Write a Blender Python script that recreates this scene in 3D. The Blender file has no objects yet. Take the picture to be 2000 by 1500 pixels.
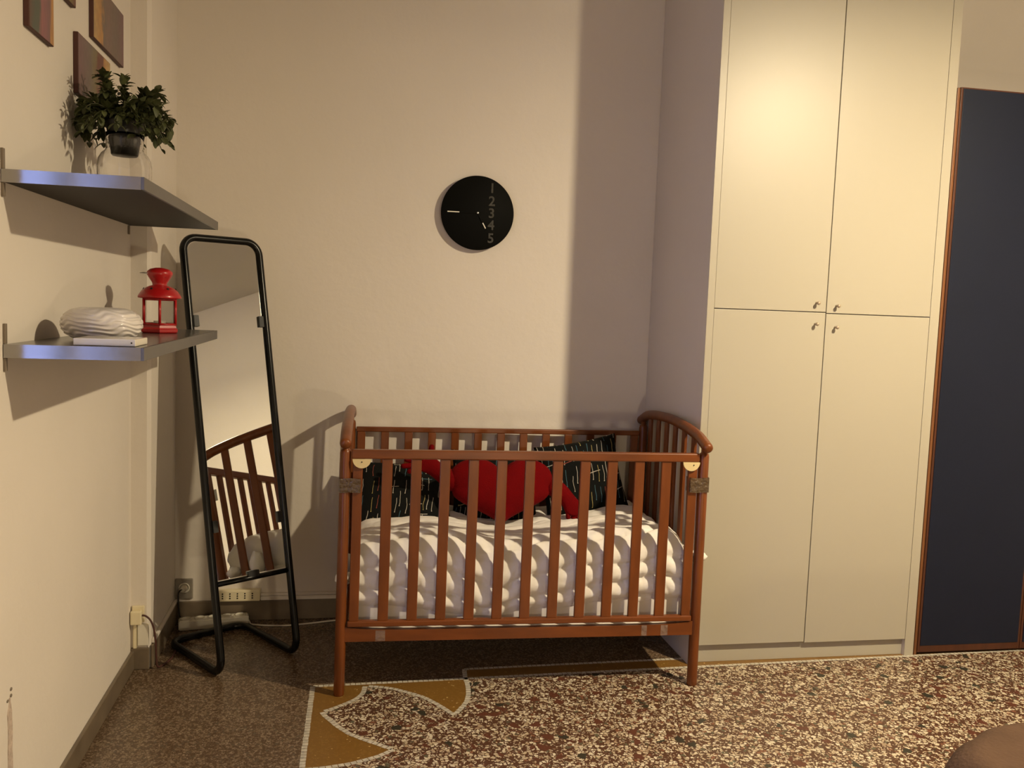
import bpy, bmesh, math, random
from mathutils import Vector, Matrix, noise, Euler
random.seed(7)
S = bpy.context.scene
COL = S.collection

# ------------------------------------------------------------------ camera
cam_d = bpy.data.cameras.new('camera'); cam = bpy.data.objects.new('camera', cam_d); COL.objects.link(cam)
S.camera = cam
CAMP = Vector((0.8726, -3.7883, 1.3572)); YAW, PIT, ROL, FPX = 0.1869, -0.0875, 0.0368, 1741.05
fwd = Vector((math.sin(YAW)*math.cos(PIT), math.cos(YAW)*math.cos(PIT), math.sin(PIT)))
rt = Vector((math.cos(YAW), -math.sin(YAW), 0)); up = rt.cross(fwd)
r2 = rt*math.cos(ROL)+up*math.sin(ROL); u2 = up*math.cos(ROL)-rt*math.sin(ROL)
cam.matrix_world = Matrix(((r2.x, u2.x, -fwd.x, CAMP.x), (r2.y, u2.y, -fwd.y, CAMP.y), (r2.z, u2.z, -fwd.z, CAMP.z), (0, 0, 0, 1)))
cam_d.sensor_fit = 'HORIZONTAL'; cam_d.sensor_width = 36; cam_d.lens = FPX*36/2000
cam_d.clip_start = 0.05

# ------------------------------------------------------------------ world (blue dusk outside), lamps, exposure
W = bpy.data.worlds.new('dusk'); S.world = W; W.use_nodes = True
bgn = W.node_tree.nodes['Background']; bgn.inputs[0].default_value = (0.23, 0.29, 0.62, 1); bgn.inputs[1].default_value = 4.8
S.view_settings.view_transform = 'Standard'; S.view_settings.look = 'None'
S.view_settings.gamma = 1.0; S.view_settings.use_curve_mapping = False
S.view_settings.exposure = 0.31
LAMP_A = Vector((3.12, -2.2, 2.56)); LAMP_B = Vector((1.80, -4.45, 0.64))
def point(name, loc, power, rad, color):
    l = bpy.data.lights.new(name, 'POINT'); l.energy = power; l.shadow_soft_size = rad; l.color = color
    o = bpy.data.objects.new(name, l); o.location = loc; COL.objects.link(o); return o
WARM = (1.0, 0.83, 0.55)
point('ceiling_lamp_light', LAMP_A, 50, 0.045, WARM)
ld = bpy.data.lights.new('ceiling_lamp_diffuser', 'AREA'); ld.shape = 'DISK'; ld.size = .11; ld.energy = 84; ld.color = WARM
lo = bpy.data.objects.new('ceiling_lamp_diffuser', ld); lo.location = LAMP_A; COL.objects.link(lo)
point('table_lamp_light', LAMP_B, 36, 0.06, WARM)

# ------------------------------------------------------------------ materials
def nmat(name):
    m = bpy.data.materials.new(name); m.use_nodes = True
    return m, m.node_tree.nodes, m.node_tree.links, m.node_tree.nodes['Principled BSDF']
def mat(name, col, rough=0.6, metal=0.0, var=0.06, vs=6.0, bump=0.0, bs=60.0, spec=0.5, coat=0.0, stretch=None, crough=0.1):
    m, N, L, B = nmat(name)
    B.inputs['Roughness'].default_value = rough; B.inputs['Metallic'].default_value = metal
    B.inputs['Specular IOR Level'].default_value = spec
    B.inputs['Coat Weight'].default_value = coat; B.inputs['Coat Roughness'].default_value = crough
    tc = N.new('ShaderNodeTexCoord'); mp = N.new('ShaderNodeMapping'); L.new(tc.outputs['Object'], mp.inputs[0])
    if stretch: mp.inputs['Scale'].default_value = stretch
    nz = N.new('ShaderNodeTexNoise'); nz.inputs['Scale'].default_value = vs; nz.inputs['Detail'].default_value = 4
    L.new(mp.outputs[0], nz.inputs['Vector'])
    rp = N.new('ShaderNodeValToRGB'); L.new(nz.outputs[0], rp.inputs[0])
    rp.color_ramp.elements[0].position = 0.3; rp.color_ramp.elements[1].position = 0.7
    rp.color_ramp.elements[0].color = tuple(c*(1-var) for c in col)+(1,)
    rp.color_ramp.elements[1].color = tuple(min(1, c*(1+var)) for c in col)+(1,)
    L.new(rp.outputs[0], B.inputs['Base Color'])
    if bump:
        n2 = N.new('ShaderNodeTexNoise'); n2.inputs['Scale'].default_value = bs; n2.inputs['Detail'].default_value = 3
        L.new(mp.outputs[0], n2.inputs['Vector'])
        bp = N.new('ShaderNodeBump'); bp.inputs['Strength'].default_value = bump; bp.inputs['Distance'].default_value = 0.01
        L.new(n2.outputs[0], bp.inputs['Height']); L.new(bp.outputs[0], B.inputs['Normal'])
    return m
M = {}
M['wall'] = mat('wall_paint', (0.72, 0.66, 0.59), 0.85, var=0.035, vs=1.6, bump=0.15, bs=25, spec=0.2)
M['ceiling'] = mat('ceiling_paint', (0.50, 0.47, 0.42), 0.9, var=0.02, vs=2)
M['laminate'] = mat('cream_laminate', (0.405, 0.37, 0.295), 0.42, var=0.01, vs=2, spec=0.5)
M['lam_side'] = mat('white_side_panel', (0.66, 0.61, 0.56), 0.5, var=0.02, vs=3)
M['wood'] = mat('cherry_wood', (0.150, 0.039, 0.0065), 0.38, var=0.20, vs=5, spec=0.35, coat=0.10, crough=0.22, stretch=(6, 6, 1.2))
M['wood_x'] = mat('cherry_wood_rail', (0.150, 0.039, 0.0065), 0.38, var=0.20, vs=5, spec=0.35, coat=0.10, crough=0.22, stretch=(1.2, 6, 6))
M['brown_trim'] = mat('brown_trim', (0.065, 0.018, 0.006), 0.45, var=0.15, vs=5, stretch=(6, 6, 0.8))
M['brown_light'] = mat('brown_light_trim', (0.17, 0.065, 0.022), 0.45, var=0.15, vs=5, stretch=(6, 6, 0.8))
M['navy'] = mat('navy_laminate', (0.005, 0.008, 0.021), 0.5, var=0.04, vs=3, bump=0.04, bs=300, spec=0.3)
M['black'] = mat('black_enamel', (0.003, 0.003, 0.003), 0.25, var=0.0, spec=0.3)
M['black_plastic'] = mat('black_plastic', (0.008, 0.008, 0.008), 0.5, var=0.0)
M['clock'] = mat('clock_black', (0.0035, 0.0035, 0.003), 0.65, var=0.05, spec=0.08)
M['clock_digit'] = mat('clock_digit_grey', (0.050, 0.048, 0.042), 0.35, var=0.4, vs=60, metal=0.3)
M['knob'] = mat('knob_metal', (0.42, 0.33, 0.24), 0.45, metal=0.3, var=0.02)
M['guide'] = mat('cream_guide', (0.66, 0.53, 0.27), 0.45, var=0.02)
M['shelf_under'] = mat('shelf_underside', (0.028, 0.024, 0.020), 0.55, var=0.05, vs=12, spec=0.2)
M['silver'] = mat('silver', (0.7, 0.7, 0.68), 0.3, metal=0.9, var=0.02)
M['pale'] = mat('pale_paint', (0.75, 0.72, 0.62), 0.4, var=0.02)
M['alu'] = mat('shelf_aluminium', (0.35, 0.34, 0.33), 0.14, metal=0.85, var=0.04, vs=20)
M['alu_edge'] = mat('shelf_edge_grey', (0.155, 0.145, 0.135), 0.42, metal=0.5, var=0.04, vs=20)
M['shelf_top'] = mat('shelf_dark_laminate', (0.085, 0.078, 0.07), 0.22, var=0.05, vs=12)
M['bracket'] = mat('bracket_brown', (0.20, 0.16, 0.12), 0.5, var=0.04)
M['ceramic'] = mat('white_ceramic', (0.74, 0.69, 0.66), 0.16, var=0.02, spec=0.6)
M['red_metal'] = mat('red_metal', (0.42, 0.008, 0.010), 0.34, var=0.05, vs=10, coat=0.3)
M['red_fabric'] = mat('red_velour', (0.13, 0.0006, 0.0015), 0.9, var=0.10, vs=18, bump=0.25, bs=250, spec=0.1)
M['duvet'] = mat('white_cotton', (0.80, 0.76, 0.72), 0.85, var=0.02, vs=6, bump=0.35, bs=14, spec=0.15)
M['mattress'] = mat('mattress_white', (0.76, 0.71, 0.66), 0.8, var=0.02, vs=8, spec=0.2)
M['baseboard'] = mat('marble_baseboard', (0.155, 0.118, 0.080), 0.35, var=0.22, vs=9)
M['cream_plastic'] = mat('cream_plastic', (0.78, 0.69, 0.47), 0.4, var=0.02)
M['white_plastic'] = mat('white_plastic', (0.72, 0.68, 0.58), 0.4, var=0.02)
M['grey_plate'] = mat('grey_plate', (0.25, 0.22, 0.18), 0.45, var=0.05)
M['dark_hole'] = mat('dark_hole', (0.01, 0.009, 0.008), 0.7, var=0)
M['cable_black'] = mat('cable_black', (0.015, 0.012, 0.010), 0.5, var=0)
M['cable_white'] = mat('cable_white', (0.60, 0.55, 0.46), 0.5, var=0)
M['pot_black'] = mat('pot_black', (0.006, 0.006, 0.006), 0.35, var=0)
M['leaf'] = mat('leaf_green', (0.068, 0.078, 0.028), 0.5, var=0.45, vs=30, spec=0.4)
M['stem'] = mat('stem_green', (0.06, 0.06, 0.025), 0.6, var=0.1)
M['brown_fabric'] = mat('brown_fabric', (0.085, 0.05, 0.032), 0.95, var=0.15, vs=8, bump=0.3, bs=120, spec=0.1)
M['box_white'] = mat('box_white', (0.78, 0.72, 0.60), 0.12, var=0.01)
M['tess'] = mat('mosaic_tesserae', (0.50, 0.46, 0.38), 0.35, var=0.25, vs=60)
M['canvas_edge'] = mat('canvas_edge', (0.07, 0.022, 0.016), 0.6, var=0.1)
M['brass'] = mat('brass', (0.5, 0.35, 0.15), 0.3, metal=0.9, var=0.03)
M['plaster_scar'] = mat('plaster_scar', (0.52, 0.42, 0.35), 0.95, var=0.25, vs=40, bump=0.6, bs=60)
M['paper'] = mat('paper', (0.70, 0.62, 0.5), 0.7, var=0.02)

def mat_tape(name, col, alpha):
    m, N, L, B = nmat(name)
    B.inputs['Base Color'].default_value = col+(1,); B.inputs['Roughness'].default_value = 0.18
    B.inputs['Alpha'].default_value = alpha
    tc = N.new('ShaderNodeTexCoord'); nz = N.new('ShaderNodeTexNoise'); nz.inputs['Scale'].default_value = 70; nz.inputs['Detail'].default_value = 3
    L.new(tc.outputs['Object'], nz.inputs['Vector'])
    bp = N.new('ShaderNodeBump'); bp.inputs['Strength'].default_value = 0.9; bp.inputs['Distance'].default_value = 0.01
    L.new(nz.outputs[0], bp.inputs['Height']); L.new(bp.outputs[0], B.inputs['Normal'])
    return m
M['tape'] = mat_tape('brown_packing_tape', (0.105, 0.068, 0.036), 0.85)
M['tape_clear'] = mat_tape('clear_tape', (0.45, 0.36, 0.30), 0.2)

def mat_glass(name, rough=0.0, tint=(1, 1, 1)):
    m, N, L, B = nmat(name)
    B.inputs['Base Color'].default_value = tint+(1,); B.inputs['Transmission Weight'].default_value = 1
    B.inputs['Roughness'].default_value = rough; B.inputs['IOR'].default_value = 1.45
    return m
M['glass'] = mat_glass('clear_glass')
def mat_mirror():
    m, N, L, B = nmat('mirror_silver')
    B.inputs['Base Color'].default_value = (0.80, 0.82, 0.78, 1); B.inputs['Metallic'].default_value = 1; B.inputs['Roughness'].default_value = 0.015
    return m
M['mirror'] = mat_mirror()
def mat_emit(name, col, s):
    m, N, L, B = nmat(name)
    B.inputs['Base Color'].default_value = (0.9, 0.85, 0.7, 1)
    B.inputs['Emission Color'].default_value = col+(1,); B.inputs['Emission Strength'].default_value = s
    return m
M['bulb'] = mat_emit('lit_bulb', WARM, 6)

def math_n(N, L, op, a, b=None, c=None):
    n = N.new('ShaderNodeMath'); n.operation = op
    for i, v in enumerate((a, b, c)):
        if v is None: continue
        if isinstance(v, (int, float)): n.inputs[i].default_value = v
        else: L.new(v, n.inputs[i])
    return n.outputs[0]
def mixc(N, L, f, a, b):
    n = N.new('ShaderNodeMix'); n.data_type = 'RGBA'
    if isinstance(f, (int, float)): n.inputs[0].default_value = f
    else: L.new(f, n.inputs[0])
    for i, v in ((6, a), (7, b)):
        if isinstance(v, tuple): n.inputs[i].default_value = v+(1,)
        else: L.new(v, n.inputs[i])
    return n.outputs[2]
def terrazzo(name, scale, matrix, chips, thr, rough=0.3, big=True, frac=0.25):
    m, N, L, B = nmat(name)
    tc = N.new('ShaderNodeTexCoord')
    wz = N.new('ShaderNodeTexNoise'); wz.inputs['Scale'].default_value = scale*1.1; wz.inputs['Detail'].default_value = 1
    L.new(tc.outputs['Object'], wz.inputs['Vector'])
    va = N.new('ShaderNodeVectorMath'); va.operation = 'MULTIPLY_ADD'
    L.new(wz.outputs['Color'], va.inputs[0]); va.inputs[1].default_value = (0.9/scale,)*3; L.new(tc.outputs['Object'], va.inputs[2])
    def layer(sc, th, keep):
        e = N.new('ShaderNodeTexVoronoi'); e.feature = 'DISTANCE_TO_EDGE'; e.inputs['Scale'].default_value = sc; L.new(va.outputs[0], e.inputs['Vector'])
        f = N.new('ShaderNodeTexVoronoi'); f.inputs['Scale'].default_value = sc; L.new(va.outputs[0], f.inputs['Vector'])
        sp = N.new('ShaderNodeSeparateColor'); L.new(f.outputs['Color'], sp.inputs[0])
        th2 = math_n(N, L, 'MULTIPLY_ADD', sp.outputs[2], th*1.6, th*0.3)
        mk = math_n(N, L, 'GREATER_THAN', e.outputs['Distance'], th2)
        kp = math_n(N, L, 'GREATER_THAN', sp.outputs[1], keep)
        return math_n(N, L, 'MULTIPLY', mk, kp), sp.outputs[0]
    mk1, r1 = layer(scale, thr, frac)
    mk2, r2_ = layer(scale*2.3, thr*1.1, 0.68)
    rp = N.new('ShaderNodeValToRGB'); rp.color_ramp.interpolation = 'CONSTANT'; L.new(r1, rp.inputs[0])
    els = rp.color_ramp.elements
    for i, (pos, c) in enumerate(chips):
        e = els[i] if i < 2 else els.new(pos)
        e.position = pos; e.color = c+(1,)
    c2 = mixc(N, L, mk2, matrix, chips[1][1])
    c1 = mixc(N, L, mk1, c2, rp.outputs[0])
    if big:
        mk3, r3 = layer(scale*0.42, 0.18, 0.86)
        rp3 = N.new('ShaderNodeValToRGB'); rp3.color_ramp.interpolation = 'CONSTANT'; L.new(r3, rp3.inputs[0])
        rp3.color_ramp.elements[0].color = (0.10, 0.035, 0.020, 1); rp3.color_ramp.elements[1].color = (0.035, 0.032, 0.022, 1); rp3.color_ramp.elements[1].position = 0.6
        c1 = mixc(N, L, mk3, c1, rp3.outputs[0])
    L.new(c1, B.inputs['Base Color']); B.inputs['Roughness'].default_value = rough
    B.inputs['Specular IOR Level'].default_value = 0.4
    return m
M['terrazzo'] = terrazzo('terrazzo_coarse', 78, (0.080, 0.036, 0.020),
    [(0.0, (0.46, 0.37, 0.25)), (0.30, (0.56, 0.48, 0.35)), (0.58, (0.36, 0.26, 0.17)), (0.70, (0.62, 0.55, 0.42)), (0.86, (0.19, 0.08, 0.045)), (0.93, (0.10, 0.095, 0.06))], 0.135, frac=0.30)
M['terrazzo_fine'] = terrazzo('terrazzo_fine', 125, (0.085, 0.052, 0.030),
    [(0.0, (0.21, 0.15, 0.10)), (0.45, (0.17, 0.115, 0.07)), (0.75, (0.25, 0.18, 0.12)), (0.9, (0.10, 0.075, 0.05))], 0.10, big=False, frac=0.35, rough=0.25)
M['terrazzo_yellow'] = terrazzo('terrazzo_yellow', 150, (0.185, 0.092, 0.018),
    [(0.0, (0.22, 0.12, 0.028)), (0.5, (0.17, 0.085, 0.018)), (0.96, (0.5, 0.35, 0.14))], 0.12, big=False, frac=0.5)

def mat_matchsticks():
    """black cotton printed with small pale, yellow and teal matchsticks"""
    m, N, L, B = nmat('matchstick_print')
    uv = N.new('ShaderNodeUVMap'); sx = N.new('ShaderNodeSeparateXYZ')
    nz = N.new('ShaderNodeTexNoise'); nz.inputs['Scale'].default_value = 5.0; L.new(uv.outputs[0], nz.inputs['Vector'])
    ad = N.new('ShaderNodeVectorMath'); ad.operation = 'MULTIPLY_ADD'; L.new(nz.outputs['Color'], ad.inputs[0]); ad.inputs[1].default_value = (0.05, 0.05, 0)
    L.new(uv.outputs[0], ad.inputs[2]); L.new(ad.outputs[0], sx.inputs[0])
    def stick(U, V, nu, nv, w, length, keep, seed):
        u = math_n(N, L, 'MULTIPLY_ADD', U, nu, seed); cu = math_n(N, L, 'FLOOR', u)
        wn = N.new('ShaderNodeTexWhiteNoise'); wn.noise_dimensions = '1D'; L.new(cu, wn.inputs['W'])
        v = math_n(N, L, 'ADD', math_n(N, L, 'MULTIPLY', V, nv), math_n(N, L, 'MULTIPLY', wn.outputs['Value'], 0.45)); cv = math_n(N, L, 'FLOOR', v)
        cm = N.new('ShaderNodeCombineXYZ'); L.new(cu, cm.inputs[0]); L.new(cv, cm.inputs[1]); cm.inputs[2].default_value = seed
        w2 = N.new('ShaderNodeTexWhiteNoise'); L.new(cm.outputs[0], w2.inputs['Vector'])
        sc = N.new('ShaderNodeSeparateColor'); L.new(w2.outputs['Color'], sc.inputs[0])
        fu = math_n(N, L, 'FRACT', u); fv = math_n(N, L, 'FRACT', v)
        cx = math_n(N, L, 'MULTIPLY_ADD', sc.outputs[0], 0.4, 0.3)
        cx = math_n(N, L, 'ADD', cx, math_n(N, L, 'MULTIPLY', math_n(N, L, 'SUBTRACT', fv, 0.5), 0.35))
        du = math_n(N, L, 'ABSOLUTE', math_n(N, L, 'SUBTRACT', fu, cx))
        line = math_n(N, L, 'MULTIPLY', math_n(N, L, 'LESS_THAN', du, w), math_n(N, L, 'LESS_THAN', math_n(N, L, 'ABSOLUTE', math_n(N, L, 'SUBTRACT', fv, 0.5)), length/2))
        dv = math_n(N, L, 'MULTIPLY', math_n(N, L, 'SUBTRACT', fv, 0.5-length/2), nu/nv)
        rr = math_n(N, L, 'ADD', math_n(N, L, 'MULTIPLY', du, du), math_n(N, L, 'MULTIPLY', dv, dv))
        dot = math_n(N, L, 'LESS_THAN', rr, (w*2.1)**2)
        mk = math_n(N, L, 'MULTIPLY', math_n(N, L, 'MAXIMUM', line, dot), math_n(N, L, 'GREATER_THAN', sc.outputs[1], keep))
        rp = N.new('ShaderNodeValToRGB'); rp.color_ramp.interpolation = 'CONSTANT'; L.new(sc.outputs[2], rp.inputs[0])
        e = rp.color_ramp.elements; e[0].color = (0.42, 0.38, 0.32, 1); e[1].position = 0.5; e[1].color = (0.34, 0.27, 0.10, 1)
        for p_, c_ in ((0.66, (0.06, 0.13, 0.17, 1)), (0.80, (0.50, 0.46, 0.40, 1)), (0.93, (0.25, 0.06, 0.04, 1))):
            q = e.new(p_); q.color = c_
        return mk, rp.outputs[0]
    m1, c1 = stick(sx.outputs[0], sx.outputs[1], 18, 4.4, 0.046, 0.74, 0.18, 3.0)
    m2, c2 = stick(sx.outputs[1], sx.outputs[0], 9, 4.0, 0.032, 0.5, 0.66, 11.0)
    a = mixc(N, L, m1, (0.0035, 0.004, 0.0035), c1); b = mixc(N, L, m2, a, c2)
    L.new(b, B.inputs['Base Color']); B.inputs['Roughness'].default_value = 0.85; B.inputs['Specular IOR Level'].default_value = 0.15
    return m
M['match'] = mat_matchsticks()

def mat_painting(name, seed, bands, sc):
    """loose blotchy paint in vertical bands (UV x -> colour), generic abstract"""
    m, N, L, B = nmat(name)
    uv = N.new('ShaderNodeUVMap'); nz = N.new('ShaderNodeTexNoise'); nz.inputs['Scale'].default_value = sc; nz.inputs['Detail'].default_value = 5
    mp = N.new('ShaderNodeMapping'); mp.inputs['Location'].default_value = (seed, seed*0.7, 0); mp.inputs['Scale'].default_value = (1.6, 1, 1)
    L.new(uv.outputs[0], mp.inputs[0]); L.new(mp.outputs[0], nz.inputs['Vector'])
    s = N.new('ShaderNodeSeparateXYZ'); L.new(uv.outputs[0], s.inputs[0])
    t = math_n(N, L, 'ADD', s.outputs[0], math_n(N, L, 'MULTIPLY', math_n(N, L, 'SUBTRACT', nz.outputs[0], 0.5), 0.35))
    rp = N.new('ShaderNodeValToRGB'); L.new(t, rp.inputs[0]); e = rp.color_ramp.elements
    for i, (p_, c) in enumerate(bands):
        q = e[i] if i < 2 else e.new(p_)
        q.position = p_; q.color = c+(1,)
    vo = N.new('ShaderNodeTexVoronoi'); vo.inputs['Scale'].default_value = 14; L.new(mp.outputs[0], vo.inputs['Vector'])
    dk = mixc(N, L, math_n(N, L, 'MULTIPLY', vo.outputs['Distance'], 0.35), rp.outputs[0], (0.10, 0.07, 0.06))
    L.new(dk, B.inputs['Base Color']); B.inputs['Roughness'].default_value = 0.5
    return m
MAUVE = (0.20, 0.105, 0.115); ORG = (0.50, 0.25, 0.08); YEL = (0.50, 0.33, 0.14); TEAL = (0.08, 0.10, 0.075); BRN = (0.15, 0.045, 0.03); GRY = (0.17, 0.13, 0.11)
M['art_a'] = mat_painting('painting_facade', 2.0, [(0.0, YEL), (0.22, ORG), (0.30, GRY), (0.45, (0.22, 0.14, 0.12)), (0.7, GRY), (1.0, MAUVE)], 5)
M['art_b'] = mat_painting('painting_mauve', 5.0, [(0.0, MAUVE), (0.35, GRY), (0.5, (0.20, 0.16, 0.08)), (0.62, BRN), (0.76, BRN), (0.82, ORG), (0.93, YEL)], 6)
M['art_c'] = mat_painting('painting_pink', 9.0, [(0.0, BRN), (0.15, TEAL), (0.38, TEAL), (0.5, (0.32, 0.12, 0.13)), (0.82, MAUVE), (0.92, ORG)], 4)
M['art_d'] = mat_painting('painting_green', 13.0, [(0.0, YEL), (0.4, TEAL), (0.7, (0.2, 0.17, 0.05)), (1.0, BRN)], 6)

# ------------------------------------------------------------------ mesh helpers
class G:
    """collects shapes in world space"""
    def __init__(s): s.bm = bmesh.new(); s.uvs = None
    def quad(s, pts, mi=0):
        f = s.bm.faces.new([s.bm.verts.new(p) for p in pts]); f.material_index = mi; return f
    def box(s, x0, x1, y0, y1, z0, z1, bev=0.0, T=None, mi=0, seg=2):
        r = bmesh.ops.create_cube(s.bm, size=1); vs = r['verts']
        for v in vs:
            v.co = Vector(((x0+x1)/2+v.co.x*(x1-x0), (y0+y1)/2+v.co.y*(y1-y0), (z0+z1)/2+v.co.z*(z1-z0)))
        fs = set(f for v in vs for f in v.link_faces)
        for f in fs: f.material_index = mi
        if bev:
            es = list(set(e for v in vs for e in v.link_edges))
            r = bmesh.ops.bevel(s.bm, geom=es, offset=bev, segments=seg, affect='EDGES', profile=0.5)
            vs = list(set(v for f in r['faces'] for v in f.verts) | set(v for v in vs if v.is_valid))
            for f in r['faces']: f.material_index = mi
        if T:
            for v in vs: v.co = T(v.co)
        return vs
    def tube(s, pts, r, n=12, T=None, caps=True, mi=0, closed=False, squash=1.0):
        pts = [Vector(p) for p in pts]; rs = r if isinstance(r, (list, tuple)) else [r]*len(pts)
        rings = []; nrm = None; m = len(pts)
        for i, p in enumerate(pts):
            if closed: d = pts[(i+1) % m]-pts[i-1]
            else: d = pts[min(i+1, m-1)]-pts[max(i-1, 0)]
            d.normalize()
            if nrm is None:
                a = Vector((0, 0, 1)) if abs(d.z) < 0.9 else Vector((1, 0, 0)); nrm = d.cross(a).normalized()
            nrm = (nrm-d*nrm.dot(d)).normalized(); b = d.cross(nrm)
            ring = []
            for k in range(n):
                t = 2*math.pi*k/n; c = p+nrm*math.cos(t)*rs[i]+b*math.sin(t)*rs[i]*squash
                ring.append(s.bm.verts.new(T(c) if T else c))
            rings.append(ring)
        for i in range(m if closed else m-1):
            A, B_ = rings[i], rings[(i+1) % m]
            for k in range(n):
                f = s.bm.faces.new((A[k], A[(k+1) % n], B_[(k+1) % n], B_[k])); f.material_index = mi; f.smooth = True
        if caps and not closed:
            f = s.bm.faces.new(rings[0][::-1]); f.material_index = mi
            f = s.bm.faces.new(rings[-1]); f.material_index = mi
    def lathe(s, prof, c, n=32, axis=Vector((0, 0, 1)), mi=0, sx=1.0, sy=1.0, dr=None, caps=True):
        q = Vector((0, 0, 1)).rotation_difference(axis); c = Vector(c); rings = []
        for r, z in prof:
            ring = []
            for k in range(n):
                t = 2*math.pi*k/n; rr = r*(1+(dr(t, z) if dr else 0))
                ring.append(s.bm.verts.new(c+q @ Vector((rr*math.cos(t)*sx, rr*math.sin(t)*sy, z))))
            rings.append(ring)
        for A, B_ in zip(rings, rings[1:]):
            for k in range(n):
                f = s.bm.faces.new((A[k], A[(k+1) % n], B_[(k+1) % n], B_[k])); f.smooth = True; f.material_index = mi
        if caps:
            if prof[0][0] > 1e-6: s.bm.faces.new(rings[0][::-1]).material_index = mi
            if prof[-1][0] > 1e-6: s.bm.faces.new(rings[-1]).material_index = mi
    def sphere(s, c, r, n=16, sc=(1, 1, 1), mi=0):
        R = bmesh.ops.create_uvsphere(s.bm, u_segments=n, v_segments=n//2, radius=r)
        for v in R['verts']: v.co = Vector((v.co.x*sc[0], v.co.y*sc[1], v.co.z*sc[2]))+Vector(c)
        for f in set(f for v in R['verts'] for f in v.link_faces): f.smooth = True; f.material_index = mi
        return R['verts']
    def prism(s, pts, d, T=None, mi=0):
        """closed polygon pts extruded by vector d"""
        pts = [Vector(p) for p in pts]; d = Vector(d)
        a = [s.bm.verts.new(T(p) if T else p) for p in pts]; b = [s.bm.verts.new(T(p+d) if T else p+d) for p in pts]
        n = len(pts); fs = [s.bm.faces.new(a[::-1]), s.bm.faces.new(b)]
        for i in range(n): fs.append(s.bm.faces.new((a[i], a[(i+1) % n], b[(i+1) % n], b[i])))
        for f in fs: f.material_index = mi
def wpos(o):
    v = Vector((0, 0, 0))
    while o: v += o.location; o = o.parent
    return v
def obj(name, g, mats, parent=None, loc=None, smooth=None, fixn=True):
    """link g as ONE object; vertices come in world space"""
    bm = g.bm if isinstance(g, G) else g
    bmesh.ops.remove_doubles(bm, verts=bm.verts, dist=1e-6)
    if fixn: bmesh.ops.recalc_face_normals(bm, faces=bm.faces)
    if loc is None:
        if parent: loc = wpos(parent)
        else:
            xs = [v.co for v in bm.verts]
            loc = Vector(((min(v.x for v in xs)+max(v.x for v in xs))/2, (min(v.y for v in xs)+max(v.y for v in xs))/2, min(v.z for v in xs)))
    loc = Vector(loc)
    for v in bm.verts: v.co -= loc
    me = bpy.data.meshes.new(name); bm.to_mesh(me); bm.free()
    if smooth:
        for p in me.polygons: p.use_smooth = True
    for m in (mats if isinstance(mats, (list, tuple)) else [mats]): me.materials.append(M[m])
    o = bpy.data.objects.new(name, me); COL.objects.link(o)
    if parent: o.parent = parent; o.location = loc-wpos(parent)
    else: o.location = loc
    return o
def tag(o, label=None, cat=None, group=None, kind=None):
    if label: o['label'] = label
    if cat: o['category'] = cat
    if group: o['group'] = group
    if kind: o['kind'] = kind
    return o
def thing(name, loc, label, cat, group=None, kind=None):
    o = bpy.data.objects.new(name, None); COL.objects.link(o); o.location = loc; o.empty_display_size = 0.05
    return tag(o, label, cat, group, kind)
def struct(name, g, mats, label=None, cat=None, parent=None):
    o = obj(name, g, mats, parent); 
    if not parent: tag(o, label, cat, None, 'structure')
    return o
def arc(c, r, a0, a1, n, ux, uy):
    return [c+ux*r*math.cos(a0+(a1-a0)*i/n)+uy*r*math.sin(a0+(a1-a0)*i/n) for i in range(n+1)]

# ------------------------------------------------------------------ room shell
XL, XR, YN, H = 0.1367, 5.20, -6.8, 3.32
WY0, WY1, WZ0, WZ1 = -3.10, -1.80, 0.10, 2.35
g = G()
for (y0, y1, z0, z1) in ((YN-.2, WY0, 0, H), (WY1, 0.0, 0, H), (WY0, WY1, 0, WZ0), (WY0, WY1, WZ1, H)):
    g.box(XL-.2, XL, y0, y1, z0, z1)
struct('wall_left', g, 'wall', 'warm off-white plaster wall on the left with the shelves', 'wall')
g = G(); g.box(XL-.2, XR+.2, 0, .2, 0, H); struct('wall_back', g, 'wall', 'warm off-white plaster wall behind the crib and clock', 'wall')
g = G(); g.box(XR, XR+.2, YN-.2, 0, 0, H); struct('wall_right', g, 'wall', 'off-white plaster wall on the right, seen in the mirror', 'wall')
g = G(); g.box(XL-.2, XR+.2, YN-.2, YN, 0, H); struct('wall_front', g, 'wall', 'off-white plaster wall behind the camera', 'wall')
g = G(); g.box(XL-.2, XR+.2, YN-.2, .2, H, H+.2); struct('ceiling', g, 'ceiling', 'plain painted ceiling seen in the mirror top', 'ceiling')
# corner pilaster with a chamfered edge
PX, PY = 0.2021, -0.4801
g = G(); g.prism([(XL, PY, 0), (PX-.012, PY, 0), (PX, PY+.014, 0), (PX, 0, 0), (XL, 0, 0)], (0, 0, H))
tr = struct('trim_1', g, 'wall', 'boxed-in corner pilaster in wall paint behind the mirror', 'pilaster')
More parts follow.
